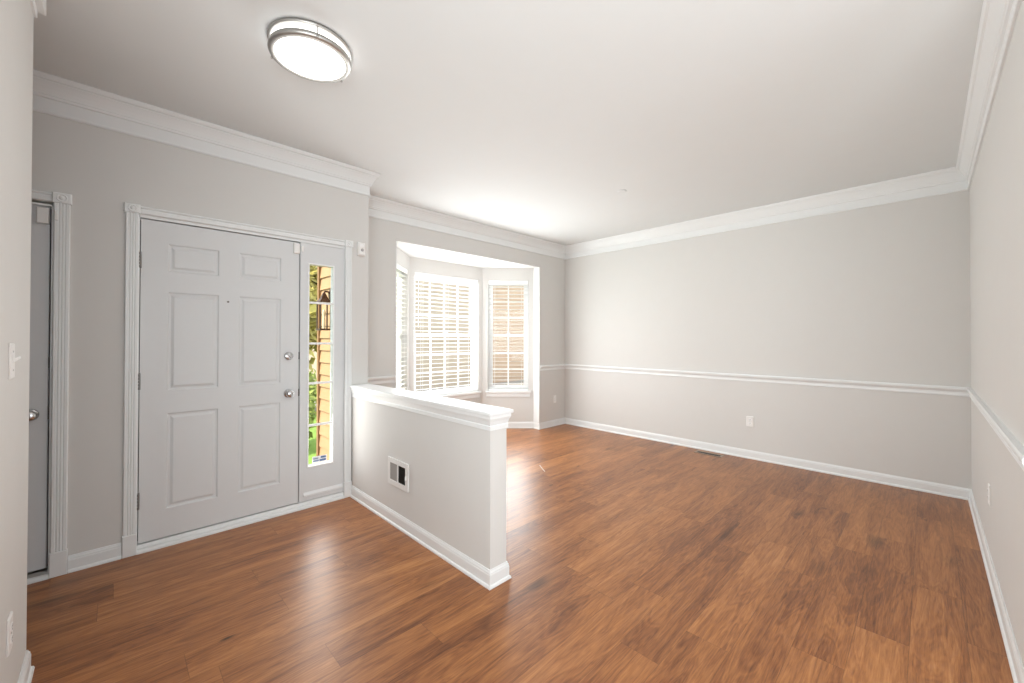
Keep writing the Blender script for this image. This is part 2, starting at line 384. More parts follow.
# long wall, right wall, left wall, rear of the place
struct('wall_long', wall(Fr((XF, YW + .1), (0, -1), (-1, 0)), YW - YR + .2, 0, H, 0.12), 'wall')
mb = MB(); mb.box(XRW, XF, YR - .12, YR, 0, H); struct('wall_right', mb, 'wall')
struct('wall_left', wall(Fr((XL, YBACK), (0, 1), (1, 0)), YL - YBACK, 0, H, 0.12, [(-1.45 - YBACK, 1.15 - YBACK, 0.55, 2.35)]), 'wall')  # the unseen opening is made up, added for the side fill light
mb = MB(); mb.box(XV - .1, XV, YBACK - .1, YE + .02, 0, H); struct('wall_vestibule', mb, 'wall')
mb = MB(); mb.box(XV, XL - .12, 1.2, 1.3, 0, H); struct('wall_vestibule_end', mb, 'wall')
mb = MB(); mb.box(XRW, XRW + .12, YBACK, YR - .12, 0, H); struct('wall_rear_side', mb, 'wall')
GD = 1.376
frb = Fr((XV, YBACK), (1, 0), (0, 1))
struct('wall_rear', wall(frb, XRW + .12 - XV, 0, H, 0.12, [(GD, GD + 2.06, 0.12, 2.35)]), 'wall')  # its unseen door opening is added for the rear fill light

# half wall
mb = MB(); mb.box(XH0, XH1, YH, YE + 0.01, 0, 0.915); mb.box(XH1, XC, YE - .0, YE + .01, 0, .915); struct('wall_half', mb, 'wall')
# its cap: board plus stepped bed moulding wrapped round the end
root = struct_root('trim_3', (1.512, 2.5, 0.85))
mb = MB(); ov = 0.029
mb.box(XH0 - ov, XH1 + ov, YH - ov, YE - 0.0005, 0.917, 0.936); obj('cap_board', mb, 'trim', root, bevel=0.004)
prof = [(0, -.082), (.006, -.082), (.007, -.060), (.004, -.056), (.006, -.050), (.011, -.034), (.0185, -.018), (.0185, -.0015), (0, -.0015)]
def ring(prof, path, z):
    t = MB(); sweep(prof, path, z, ['k'] * (len(path) - 1), None)
    for q in RUNS['k']: t.add(q.v, q.f)
    RUNS.clear(); return t
obj('bed_moulding', ring(prof, [(XH1, YE - .001), (XH1, YH), (XH0, YH), (XH0, YE - .001)], 0.917), 'trim', root)

# ------------------------------------------------------------------ mouldings
CROWN = [(0, -.195), (.010, -.195), (.013, -.190), (.013, -.183), (.007, -.178), (.007, -.112), (.017, -.108), (.019, -.098), (.024, -.094), (.026, -.086),
         (.036, -.066), (.050, -.044), (.058, -.034), (.058, -.029), (.068, -.025), (.074, -.014), (.076, -.011), (.076, -.0005), (0, -.0005)]
sweep(CROWN, [(XRW, YR), (XF, YR), (XF, YW), (XC, YW), (XC, YE), (XV, YE), (XV, 1.3)], H,
      ['trim_4', 'trim_5', 'trim_6', 'trim_7', 'trim_8', 'trim_9'], 'trim'); flush_runs('trim')
CROWN_L = [(0, -.150), (.007, -.150), (.009, -.146), (.009, -.120), (.028, -.117), (.031, -.113), (.031, -.0005), (0, -.0005)]
sweep(CROWN_L, [(XL - .12, YL), (XL, YL), (XL, YBACK)], H, ['trim_10', 'trim_11'], 'trim'); flush_runs('trim')
RAIL = [(0, -.078), (.006, -.078), (.009, -.074), (.009, -.064), (.005, -.060), (.005, -.044), (.010, -.038), (.017, -.030), (.023, -.026), (.026, -.018), (.026, -.008), (.022, 0), (0, 0)]
sweep(RAIL, [(XRW, YR), (XF, YR), (XF, YW), (O1 + .012, YW)], 0.932, ['trim_12', 'trim_13', 'trim_14'], 'trim'); flush_runs('trim')
sweep(RAIL, [(O0 - .012, YW), (XC, YW), (XC, YE + .03)], 0.932, ['trim_15', 'trim_16'], 'trim'); flush_runs('trim')
BASE = [(0, 0), (.020, 0), (.021, .005), (.018, .014), (.012, .019), (.012, .068), (.010, .073), (.010, .079), (.006, .086), (.004, .093), (0, .093)]
sweep(BASE, [(XRW, YR), (XF, YR), (XF, YW), (O1, YW), (O1, YJ), (B1, YB), (B0, YB), (O0, YJ), (O0, YW), (XC, YW), (XC, YE)], 0,
      ['baseboard_right', 'baseboard_long', 'baseboard_window', 'baseboard_bay_jamb', 'baseboard_bay_right', 'baseboard_bay_back', 'baseboard_bay_left', 'baseboard_bay_jamb_left', 'baseboard_window_left', 'baseboard_return'], 'trim'); flush_runs('trim')
sweep(BASE, [(XH1, YE), (XH1, YH), (XH0, YH), (XH0, YE)], 0, ['baseboard_half_back', 'baseboard_half_end', 'baseboard_half'], 'trim'); flush_runs('trim')
sweep(BASE, [(0.048, YE), (-0.170, YE)], 0, ['baseboard_entry'], 'trim'); flush_runs('trim')
sweep(BASE, [(XL - .12, YL), (XL, YL), (XL, YBACK)], 0, ['baseboard_left_end', 'baseboard_left'], 'trim'); flush_runs('trim')

# ------------------------------------------------------------------ doors
def fluted(a0, a1, d=0.018):
    w_ = a1 - a0; p = [(a0, 0), (a0, d * .8), (a0 + w_ * .06, d)]
    for c in (0.30, 0.50, 0.70):
        h = 0.065
        p += [(a0 + w_ * (c - h), d), (a0 + w_ * (c - h * .5), d - .004), (a0 + w_ * (c + h * .5), d - .004), (a0 + w_ * (c + h), d)]
    return p + [(a1 - w_ * .06, d), (a1, d * .8), (a1, 0)]
def rosette(fr, a0, a1, z0, z1):
    mb = MB(); fr.tile(mb, a0, a1, 0.0005, 0.026, z0, z1, 0.004)
    c = ((a0 + a1) / 2, (z0 + z1) / 2); r = min(a1 - a0, z1 - z0) * 0.40
    mb.lathe(fr.p(c[0], 0.0255, c[1]), fr.n, [(r, 0), (r * .96, .004), (r * .78, .005), (r * .68, .001), (r * .5, .001), (r * .4, .005), (0, .006)], 24)
    return mb
def casing(fr, parent, L, R, top, zc, plinth=0.13, left=True, right=True):
    """L=(a0,a1) left leg, R right leg, head from zc to top, corner rosettes, plinth blocks"""
    for side, (a0, a1) in (('l', L), ('r', R)):
        mb = MB(); fr.post(mb, fluted(a0 + .003, a1 - .003), plinth - .002, zc + .002); obj('casing', mb, 'trim', parent)
        mb = MB(); fr.tile(mb, a0, a1, 0.0005, 0.024, 0.0005, plinth, 0.003); obj('plinth_block', mb, 'trim', parent)
        obj('rosette_block', rosette(fr, a0 - .004, a1 + .003, zc - .002, top + .004), 'trim', parent)
    mb = MB(); h = top - zc; fr.rail(mb, [(0, zc + .002), (.012, zc + .002), (.015, zc + .006), (.015, zc + h * .55), (.010, zc + h * .60), (.010, zc + h * .68), (.018, zc + h * .74), (.020, zc + h * .86), (.016, top - .002), (0, top - .002)], L[1] - .001, R[0] + .001); obj('head_casing', mb, 'trim', parent)

def panel_slab(fr, a0, a1, z0, z1, n0, n1, cols, rows):
    """moulded six panel slab: sticking, sunk margin and raised field on the room side"""
    mb = MB()
    As = [a0]; Zs = [z0]
    for c in cols: As += list(c)
    for r in rows: Zs += list(r)
    As.append(a1); Zs.append(z1)
    for i in range(len(As) - 1):
        for j in range(len(Zs) - 1):
            x0, x1, y0, y1 = As[i], As[i + 1], Zs[j], Zs[j + 1]
            if i % 2 == 1 and j % 2 == 1:
                steps = [(0, n1), (.004, n1 - .001), (.009, n1 - .008), (.016, n1 - .009), (.020, n1 - .009), (.026, n1 - .006), (.034, n1 - .0015), (.038, n1 - .001)]
                vs = []; fs = []
                for k, (ins, n) in enumerate(steps):
                    vs += [fr.p(x0 + ins, n, y0 + ins), fr.p(x1 - ins, n, y0 + ins), fr.p(x1 - ins, n, y1 - ins), fr.p(x0 + ins, n, y1 - ins)]
                for k in range(len(steps) - 1):
                    fs += [(4 * k + q, 4 * k + (q + 1) % 4, 4 * k + 4 + (q + 1) % 4, 4 * k + 4 + q) for q in range(4)]
                e = 4 * (len(steps) - 1); fs.append((e, e + 1, e + 2, e + 3)); mb.add(vs, fs)
            else:
                mb.add([fr.p(x0, n1, y0), fr.p(x1, n1, y0), fr.p(x1, n1, y1), fr.p(x0, n1, y1)], [(0, 1, 2, 3)])
    P = fr.p
    mb.add([P(a0, n0, z0), P(a1, n0, z0), P(a1, n0, z1), P(a0, n0, z1), P(a0, n1, z0), P(a1, n1, z0), P(a1, n1, z1), P(a0, n1, z1)],
           [(3, 2, 1, 0), (0, 1, 5, 4), (1, 2, 6, 5), (2, 3, 7, 6), (3, 0, 4, 7)])
    return mb
def knob(fr, parent, a, n, z):
    mb = MB()
    mb.lathe(fr.p(a, n, z), fr.n, [(.033, 0), (.033, .004), (.029, .009), (.014, .011), (.012, .022), (.015, .030), (.025, .036), (.0285, .046), (.027, .056), (.019, .063), (.008, .065), (0, .065)], 32)
    return obj('door_knob', mb, 'chrome', parent)
def hinge(fr, parent, a, n, z, h=0.10):
    mb = MB(); fr.box(mb, a - .002, a + .007, n - .002, n + .001, z - h / 2, z + h / 2)
    for k in range(5):
        mb.lathe(fr.p(a, n + .007, z - h / 2 + k * h / 5 + .001), (0, 0, 1), [(.0055, 0), (.0065, .002), (.0065, h / 5 - .004), (.0055, h / 5 - .002)], 12)
    mb.lathe(fr.p(a, n + .007, z + h / 2), (0, 0, 1), [(.004, 0), (.006, .003), (0, .008)], 12)
    return obj('hinge', mb, 'hinge', parent)

# front door unit
d1 = struct_root('door_1', (0.578, YE, 0), 'white six-panel front door with sidelight at the right')
casing(FE, d1, (0.050, 0.116), (1.385, 1.447), 2.147, 2.098)
mb = MB(); FE.box(mb, .1125, .1185, -.15, -.001, 0.05, 2.0975); FE.box(mb, .1125, 1.3915, -.15, -.001, 2.0795, 2.0975); obj('door_jamb', mb, 'trim', d1)
mb = MB(); FE.box(mb, .1185, 1.0445, -.075, -.066, 0.05, 2.079); obj('gap_shade_sheet', mb, 'gap_black', d1)  # black sheet behind the slab, shade of the door gap put into colour
NF = -0.012     # room face of the slab
slab = obj('door_slab', panel_slab(FE, .1235, 1.0385, .054, 2.0735, -.057, NF, [(.252, .528), (.641, .914)], [(.230, .846), (.986, 1.628), (1.755, 1.938)]), 'door', d1)
for z in (1.815, 1.057, 0.315): hinge(FE, d1, .1205, NF, z)
knob(FE, d1, .966, NF, .907)
mb = MB(); mb.lathe(FE.p(.966, NF, 1.193), FE.n, [(.032, 0), (.032, .006), (.027, .014), (.020, .016), (0, .016)], 32)
db = obj('deadbolt', mb, 'chrome', d1)
mb = MB(); t = math.radians(35)
v = [(-.024, -.0055), (.024, -.0055), (.024, .0055), (-.024, .0055)]
rot = [(x * math.cos(t) + y * math.sin(t), -x * math.sin(t) + y * math.cos(t)) for x, y in v]
mb.prism([FE.p(.966 + x, NF + .015, 1.193 + y) for x, y in rot], [FE.p(.966 + x * .8, NF + .030, 1.193 + y * .7) for x, y in rot]); obj('thumb_turn', mb, 'chrome', db, bevel=.002)
for z in (1.193, .907):
    mb = MB(); FE.box(mb, 1.036, 1.0445, -.040, NF + .0012, z - .028, z + .028); obj('latch_plate', mb, 'darkmetal', d1)
mb = MB(); mb.lathe(FE.p(.578, NF - .002, 1.583), FE.n, [(.007, 0), (.007, .004), (.0045, .005), (.004, .003), (0, .003)], 20); obj('peephole', mb, 'hinge', d1)
# sill
mb = MB(); FE.rail(mb, [(-.15, .001), (.004, .001), (.004, .030), (-.004, .046), (-.15, .050)], .1165, 1.3845); obj('door_sill', mb, 'trim', d1)
mb = MB(); FE.rail(mb, [(.0045, .0005), (.024, .0005), (.024, .010), (.018, .018), (.0045, .022)], .1165, 1.3845); obj('shoe_moulding', mb, 'trim', d1)
# sidelight: frame board with a glazed slot, bead, bars and glass
S0, S1, G0, G1, GZ0, GZ1 = 1.0445, 1.3915, 1.112, 1.296, .318, 1.915
mb = MB()
for a0, a1, z0, z1 in ((S0, G0, .05, 2.079), (G1, S1, .05, 2.079), (G0, G1, .05, GZ0), (G0, G1, GZ1, 2.079)): FE.box(mb, a0, a1, -.062, -.010, z0, z1)
FE.box(mb, S0 + .001, S0 + .030, -.010, -.004, .05, 2.079)
sl = obj('sidelight_panel', mb, 'door', d1)
mb = MB(); FE.rail(mb, [(-.010, .085), (-.001, .085), (.001, .095), (-.002, .104), (-.006, .108), (-.010, .118)], S0 + .032, S1 - .012); obj('panel_moulding', mb, 'trim', sl)
mb = MB(); b_ = .011
for a0, a1, z0, z1 in ((G0 - b_, G0, GZ0 - b_, GZ1 + b_), (G1, G1 + b_, GZ0 - b_, GZ1 + b_), (G0, G1, GZ0 - b_, GZ0), (G0, G1, GZ1, GZ1 + b_)): FE.box(mb, a0, a1, -.0105, -.004, z0, z1)
obj('glazing_bead', mb, 'vinyl', sl, bevel=.002)
for z in (1.612, 1.287, .970, .637):
    mb = MB(); FE.box(mb, G0 - .001, G1 + .001, -.028, -.010, z - .0085, z + .0085); obj('glazing_bar', mb, 'vinyl', sl, bevel=.003)
mb = MB(); FE.box(mb, G0 - .001, G1 + .001, -.040, -.036, GZ0 - .001, GZ1 + .001); obj('pane', mb, 'glass', sl)
# sticker on the glass
st = thing('window_sticker', 'small white and blue alarm sticker low on the sidelight glass', 'sticker', (1.20, YE + .035, .335))
mb = MB(); FE.box(mb, 1.150, 1.262, -.0358, -.0350, .328, .378); obj('backing', mb, 'sticker', st)
mb = MB()
for i in range(5): FE.box(mb, 1.156 + i * .009, 1.1635 + i * .009, -.0349, -.0345, .335, .348)
for i in range(6): FE.box(mb, 1.156 + i * .007, 1.161 + i * .007, -.0349, -.0345, .354, .366)
FE.box(mb, 1.206, 1.256, -.0349, -.0345, .333, .350); FE.box(mb, 1.214, 1.256, -.0349, -.0345, .356, .372)
obj('printing', mb, 'sticker_ink', st)

# side door at the far left
d2 = struct_root('door_2', (-0.63, YE, 0), 'white side door half hidden behind the left wall')
casing(FE, d2, (-1.085, -1.018), (-0.2405, -0.172), 2.138, 2.086, .135)
mb = MB(); FE.box(mb, -.2465, -.2405, -.15, -.001, 0.0, 2.0625); FE.box(mb, -1.0195, -1.0135, -.15, -.001, 0.0, 2.0625); FE.box(mb, -1.0135, -.2465, -.15, -.001, 2.072, 2.0625); obj('door_jamb', mb, 'trim', d2)
mb = MB(); FE.box(mb, -1.0135, -.2465, -.085, -.076, .03, 2.072); obj('gap_shade_sheet', mb, 'gap_black', d2)  # black sheet behind the side door, painting its gap's shade
obj('door_slab', panel_slab(FE, -1.0095, -.2545, .046, 2.0665, -.075, -.030, [(-.90, -.685), (-.58, -.368)], [(.230, .846), (.986, 1.628), (1.755, 1.938)]), 'door', d2)
knob(FE, d2, -.318, -.030, .905)
for z in (1.190, .905):
    mb = MB(); FE.box(mb, -.2555, -.2462, -.060, -.028, z - .032, z + .032); obj('latch_plate', mb, 'darkmetal', d2)
mb = MB(); FE.rail(mb, [(-.15, .001), (.0, .001), (.0, .026), (-.02, .036), (-.15, .040)], -1.0175, -.2415); obj('door_sill', mb, 'nickel', d2)
mb = MB(); FE.rail(mb, [(.0005, .0005), (.024, .0005), (.024, .012), (.016, .022), (.0005, .024)], -1.0175, -.2415); obj('shoe_moulding', mb, 'trim', d2)

# ------------------------------------------------------------------ bay windows and blinds
def make_window(idx, fr, a0, a1, cols):
    """double hung sash set back in the wall, grilles, stool and apron"""
    r = struct_root('window_%d' % idx, fr.p((a0 + a1) / 2, 0, WZ0))
    D = -0.122
    mb = MB(); t = .030
    for x0, x1, z0, z1 in ((a0 + .0005, a0 + t, WZ0, WZ1), (a1 - t, a1 - .0005, WZ0, WZ1), (a0 + t, a1 - t, WZ0, WZ0 + t), (a0 + t, a1 - t, WZ1 - t, WZ1 - .0005)): fr.box(mb, x0, x1, D, D + .052, z0, z1)
    obj('window_frame', mb, 'vinyl', r)
    zm = 1.375
    for name, z0, z1, n0 in (('upper_sash', zm - .018, WZ1 - t, D + .006), ('lower_sash', WZ0 + t, zm + .018, D + .028)):
        mb = MB(); s = .038; n1 = n0 + .020
        for x0, x1, q0, q1 in ((a0 + t, a0 + t + s, z0, z1), (a1 - t - s, a1 - t, z0, z1), (a0 + t + s, a1 - t - s, z0, z0 + s), (a0 + t + s, a1 - t - s, z1 - s, z1)): fr.box(mb, x0, x1, n0, n1, q0, q1)
        sash = obj(name, mb, 'vinyl', r)
        gx0, gx1, gz0, gz1 = a0 + t + s, a1 - t - s, z0 + s, z1 - s
        mb = MB(); fr.box(mb, gx0 - .001, gx1 + .001, n0 + .007, n0 + .010, gz0 - .001, gz1 + .001); obj('pane', mb, 'glass', sash)
        mb = MB()
        for i in range(1, cols): c = gx0 + (gx1 - gx0) * i / cols; fr.box(mb, c - .010, c + .010, n0 + .003, n0 + .014, gz0, gz1)
        for i in (1, 2): c = gz0 + (gz1 - gz0) * i / 3; fr.box(mb, gx0, gx1, n0 + .0035, n0 + .0135, c - .010, c + .010)
        obj('grille', mb, 'vinyl', sash)
    mb = MB(); c = (a0 + a1) / 2; fr.box(mb, c - .035, c + .035, D + .030, D + .058, zm + .0185, zm + .030); fr.box(mb, c - .02, c + .028, D + .048, D + .062, zm + .030, zm + .040); obj('sash_lock', mb, 'vinyl', r, bevel=.003)
    mb = MB(); fr.box(mb, a0 - .035, a1 + .035, .0005, .034, WZ0 - .028, WZ0 - .0005); fr.box(mb, a0 + .001, a1 - .001, -.07, .0005, WZ0 - .0005 + .0005, WZ0 + .003); obj('window_sill', mb, 'trim', r, bevel=.004)
    mb = MB(); fr.rail(mb, [(.0005, WZ0 - .095), (.010, WZ0 - .095), (.014, WZ0 - .088), (.014, WZ0 - .045), (.018, WZ0 - .032), (.0005, WZ0 - .029)], a0 - .022, a1 + .022); obj('apron', mb, 'trim', r)
    return r
def make_blind(fr, a0, a1, label, ladders):
    t = thing('window_blind', label, 'blind', fr.p((a0 + a1) / 2, -.03, WZ0 + .02), 'white slat blinds in the bay windows')
    x0, x1 = a0 + .006, a1 - .006; top = WZ1 - .002
    mb = MB(); fr.box(mb, x0, x1, -.060, -.008, top - .040, top); obj('headrail', mb, 'blind', t, bevel=.002)
    mb = MB(); fr.box(mb, x0 - .002, x1 + .002, -.0075, -.001, top - .062, top); obj('valance', mb, 'blind', t, bevel=.002)
    mb = MB(); z = WZ0 + .045; n = 0
    tilt = math.radians(4)
    pitch = .0555
    while z < top - .060:
        k = 6; pts = []
        for i in range(k + 1):
            u = i / k * 2 - 1; pts.append((-.034 + u * .0255 * math.cos(tilt), z + u * .0255 * math.sin(tilt) + .0022 * (1 - u * u)))
        prof = pts + [(p, q - .0026) for p, q in reversed(pts)]
        fr.rail(mb, prof, x0, x1); z += pitch; n += 1
    obj('slats', mb, 'blind', t)
    mb = MB(); fr.box(mb, x0, x1, -.058, -.010, WZ0 + .006, WZ0 + .024); obj('bottom_rail', mb, 'blind', t, bevel=.003)
    for f_ in ladders:
        a = x0 + (x1 - x0) * f_; mb = MB()
        for nn in (-.0595, -.0085): mb.tube([fr.p(a, nn, WZ0 + .015), fr.p(a, nn, top - .03)], .0011, 6)
        obj('ladder_cord', mb, 'blind', t)
    mb = MB(); a = x0 + .05; mb.tube([fr.p(a, -.004, top - .05), fr.p(a, .006, top - .06), fr.p(a, .004, top - .72)], .0035, 8); obj('tilt_wand', mb, 'blind', t)
    return t
make_window(1, FBL, *WH['l'], 2); make_window(2, FBC, *WH['c'], 4); make_window(3, FBR, *WH['r'], 2)
make_blind(FBL, *WH['l'], 'white slat blind in the left slanted window of the bay, seen nearly edge-on', (.16, .84))
make_blind(FBC, *WH['c'], 'wide white slat blind in the middle window of the bay', (.12, .5, .88))
make_blind(FBR, *WH['r'], 'narrow white slat blind in the right slanted window of the bay, before tan siding', (.16, .84))

# frame of a made-up door opening, added behind the camera for fill light
gd = struct_root('added_door', (1.05, YBACK, 0))
mb = MB()
for x0, x1, z0, z1 in ((0, .07, .12, 2.35), (1.99, 2.06, .12, 2.35), (.07, 1.99, .12, .19), (.07, 1.99, 2.28, 2.35), (.995, 1.065, .19, 2.28)): frb.box(mb, GD + x0, GD + x1, -.11, -.05, z0, z1)
obj('added_door_frame', mb, 'vinyl', gd)

# ------------------------------------------------------------------ ceiling light
LX, LY, LR = 0.690, 2.122, 0.192
LR = 0.186
cl = thing('ceiling_light', 'round flush ceiling light with white drum shade and two brushed nickel rings', 'lamp', (LX, LY, H))
dn = (0, 0, -1); o = (LX, LY, H)
mb = MB(); mb.lathe(o, dn, [(LR - .03, .0005), (LR, .0005), (LR, .012), (LR - .004, .015), (LR - .016, .015), (LR - .020, .010), (LR - .03, .010)], 64); obj('base_ring', mb, 'nickel', cl)
mb = MB(); mb.lathe(o, dn, [(LR - .022, .013), (LR - .012, .015), (LR - .010, .040), (LR - .010, .048), (LR - .014, .058), (LR - .026, .0655), (LR - .06, .071), (LR - .12, .074), (0, .076)], 64); obj('lamp_shade', mb, 'diffuser', cl)
mb = MB(); mb.lathe(o, dn, [(LR - .0095, .046), (LR - .002, .046), (LR - .001, .058), (LR - .005, .066), (LR - .024, .0700), (LR - .0265, .0675), (LR - .012, .061), (LR - .0095, .046)], 64); obj('lower_ring', mb, 'nickel', cl)
for ang in (20, 140, 260):
    a = math.radians(ang); dx, dy = math.cos(a), math.sin(a); mb = MB()
    mb.lathe((LX + dx * (LR - .0005), LY + dy * (LR - .0005), H), dn, [(.0025, .010), (.0025, .060), (.005, .061), (.005, .067), (.003, .070), (0, .071)], 12); obj('clip_post', mb, 'nickel', cl)

# small devices ------------------------------------------------------
mb = MB(); mb.lathe((3.532, 2.077, H), dn, [(.0, .0005), (.042, .0005), (.043, .003), (.041, .005), (.030, .006), (0, .0065)], 40)
tag(obj('sprinkler_cover', mb, 'ceiling', loc=(3.532, 2.077, H)), 'small round white cover plate on the ceiling over the empty room', 'cover plate')

al = thing('alarm_sensor', 'small white wall sensor with round button, high beside the front door', 'sensor', (1.53, YE, 2.095))
mb = MB(); FE.tile(mb, 1.489, 1.556, .0005, .034, 2.036, 2.152, .012); obj('housing', mb, 'plastic', al, bevel=.004)
mb = MB(); mb.lathe(FE.p(1.523, .034, 2.085), FE.n, [(.013, 0), (.013, .002), (.010, .004), (0, .005)], 20); obj('button', mb, 'button', al)
mb = MB(); FE.tile(mb, 1.504, 1.541, .0338, .0355, 2.112, 2.138, .0008); obj('lens', mb, 'vinyl', al)

def door_sensor(a0, a1, z0, z1, n, b0, b1, nb, label):
    s = thing('door_sensor', label, 'sensor', FE.p((a0 + a1) / 2, n, (z0 + z1) / 2), 'door contact sensors')
    mb = MB(); FE.tile(mb, a0, a1, n + .0005, n + .026, z0, z1, .004); obj('transmitter', mb, 'plastic', s, bevel=.002)
    mb = MB(); FE.tile(mb, b0, b1, nb + .0005, nb + .012, z0 + .020, z1 - .012, .002); obj('magnet', mb, 'plastic', s)
door_sensor(.992, 1.037, 1.985, 2.062, NF, 1.048, 1.064, -.004, 'white contact sensor at the top right corner of the front door')
door_sensor(-.304, -.256, 1.965, 2.052, -.030, -.234, -.221, .018, 'white contact sensor at the top of the side door far left')

def outlet(fr, a, z, label, ears=False):
    t = thing('wall_outlet', label, 'outlet', fr.p(a, 0, z), 'white wall outlets')
    mb = MB(); fr.tile(mb, a - .035, a + .035, .0005, .0065, z - .057, z + .057, .003); obj('cover_plate', mb, 'plastic', t)
    for s in (-1, 1):
        mb = MB(); c = z + s * .0195
        mb.prism([fr.p(a + .0165 * math.cos(q) * 1.0, .006, c + max(-.0125, min(.0125, .0165 * math.sin(q)))) for q in [2 * PI * k / 20 for k in range(20)]],
                 [fr.p(a + .0155 * math.cos(q) * 1.0, .0085, c + max(-.0120, min(.0120, .0160 * math.sin(q)))) for q in [2 * PI * k / 20 for k in range(20)]])
        rc = obj('receptacle', mb, 'vinyl', t)
        mb = MB()
        for dx in (-.0065, .0065): fr.box(mb, a + dx - .0012, a + dx + .0012, .0084, .0089, c - .001, c + .008)
        mb.lathe(fr.p(a, .0084, c - .007), fr.n, [(.0025, 0), (.0025, .0005), (0, .0005)], 10); obj('slots', mb, 'slot', rc)
    mb = MB(); mb.lathe(fr.p(a, .006, z), fr.n, [(.0035, 0), (.003, .0015), (0, .002)], 12); obj('screw', mb, 'nickel', t)
    return t
FLW = Fr((XF, 0), (0, -1), (-1, 0)); FRW = Fr((0, YR), (-1, 0), (0, 1)); FWW = Fr((0, YW), (1, 0), (0, -1)); FLF = Fr((XL, 0), (0, 1), (1, 0))
outlet(FLW, -1.390, .411, 'white outlet low in the middle of the long blank wall')
outlet(FWW, 4.825, .405, 'white outlet on the narrow wall between the bay and the far corner')
outlet(FRW, -3.62, .435, 'white outlet on the right hand wall, seen nearly edge-on')
outlet(FLF, 2.090, .370, 'white outlet low on the left wall below the light switch')
sw = thing('light_switch', 'white toggle light switch on the left wall near the side door', 'switch', FLF.p(2.066, 0, 1.255))
mb = MB(); FLF.tile(mb, 2.031, 2.101, .0005, .0065, 1.198, 1.312, .003); obj('cover_plate', mb, 'plastic', sw)
mb = MB(); mb.hexa([FLF.p(2.0615, .006, 1.249), FLF.p(2.0705, .006, 1.249), FLF.p(2.0705, .006, 1.261), FLF.p(2.0615, .006, 1.261), FLF.p(2.0625, .022, 1.262), FLF.p(2.0695, .022, 1.262), FLF.p(2.0695, .021, 1.270), FLF.p(2.0625, .021, 1.270)]); obj('toggle', mb, 'plastic', sw)
for z in (1.225, 1.285):
    mb = MB(); mb.lathe(FLF.p(2.066, .006, z), FLF.n, [(.0035, 0), (.003, .0015), (0, .002)], 12); obj('screw', mb, 'nickel', sw)

# grille in the half wall
FH = Fr((XH0, 0), (0, -1), (-1, 0))
vg = thing('air_vent', 'square white air vent in the half wall with one dark louvered half', 'vent', FH.p(-2.622, 0, .375))
A0, A1, Z0, Z1 = -2.760, -2.478, .279, .470
P0, P1, Q0, Q1 = A0 + .032, A1 - .036, Z0 + .036, Z1 - .034
mb = MB()
for x0, x1, z0, z1 in ((A0, P0, Z0, Z1), (P1, A1, Z0, Z1), (P0, P1, Z0, Q0), (P0, P1, Q1, Z1)): FH.box(mb, x0, x1, .0005, .011, z0, z1)
fm = obj('vent_frame', mb, 'vent_white', vg, bevel=.002)
mid = (P0 + P1) / 2
mb = MB(); FH.box(mb, mid - .006, mid + .006, .002, .010, Q0, Q1); obj('centre_bar', mb, 'vent_white', fm)
mb = MB(); FH.box(mb, P0 - .002, P1 + .002, .0004, .0012, Q0 - .002, Q1 + .002); obj('duct_opening', mb, 'cavity', vg)
for (x0, x1, s_, mt) in ((P0, mid - .006, 1, 'vent_grey'), (mid + .006, P1, -1, 'louver_dark')):
    mb = MB(); n = 14
    for i in range(n):
        c = x0 + (x1 - x0) * (i + .5) / n; h = (x1 - x0) / n * .62
        mb.prism([FH.p(c - s_ * h, .0085, Q0), FH.p(c - s_ * h + .0006, .0085, Q0), FH.p(c + s_ * h + .0006, .0015, Q0), FH.p(c + s_ * h, .0015, Q0)],
                 [FH.p(c - s_ * h, .0085, Q1), FH.p(c - s_ * h + .0006, .0085, Q1), FH.p(c + s_ * h + .0006, .0015, Q1), FH.p(c + s_ * h, .0015, Q1)])
    obj('louvers', mb, mt, vg)
mb = MB()
FH.box(mb, P1 + .012, P1 + .017, .011, .020, .36, .385); obj('damper_lever', mb, 'vent_white', vg)

# floor register
rg = thing('floor_register', 'brown metal floor register beside the long wall baseboard', 'vent', (4.92, 1.785, 0))
mb = MB(); x0, x1, y0, y1 = 4.865, 4.975, 1.625, 1.925
for a, b, c, d in ((x0, x0 + .022, y0, y1), (x1 - .022, x1, y0, y1), (x0 + .022, x1 - .022, y0, y0 + .022), (x0 + .022, x1 - .022, y1 - .022, y1)): mb.box(a, b, c, d, .0005, .006)
obj('register_frame', mb, 'bronze', rg, bevel=.0015)
mb = MB(); mb.box(x0 + .02, x1 - .02, y0 + .02, y1 - .02, .0004, .0010); obj('duct_opening', mb, 'cavity', rg)
mb = MB()
for i in range(16): y = y0 + .03 + i * (y1 - y0 - .06) / 15; mb.box(x0 + .022, x1 - .022, y - .003, y + .003, .001, .0045)
mb.box((x0 + x1) / 2 - .003, (x0 + x1) / 2 + .003, y0 + .022, y1 - .022, .001, .005); obj('louvers', mb, 'darkmetal', rg)
# thin white strip on the floor
mb = MB(); p, q = Vector((3.215, 2.860, 0)), Vector((3.095, 2.684, 0)); n = (q - p).cross(Vector((0, 0, 1))).normalized() * .004
md = (p + q) / 2 + n * .8
mb.prism([v + Vector((0, 0, .0004)) for v in (p - n, md - n, q - n, q + n, md + n, p + n)], [v + Vector((0, 0, .0016)) for v in (p - n, md - n, q - n, q + n, md + n, p + n)])
tag(obj('white_strip', mb, 'pale_strip', loc=(3.155, 2.772, 0)), 'thin white strip lying on the wood floor behind the half wall', 'scrap')

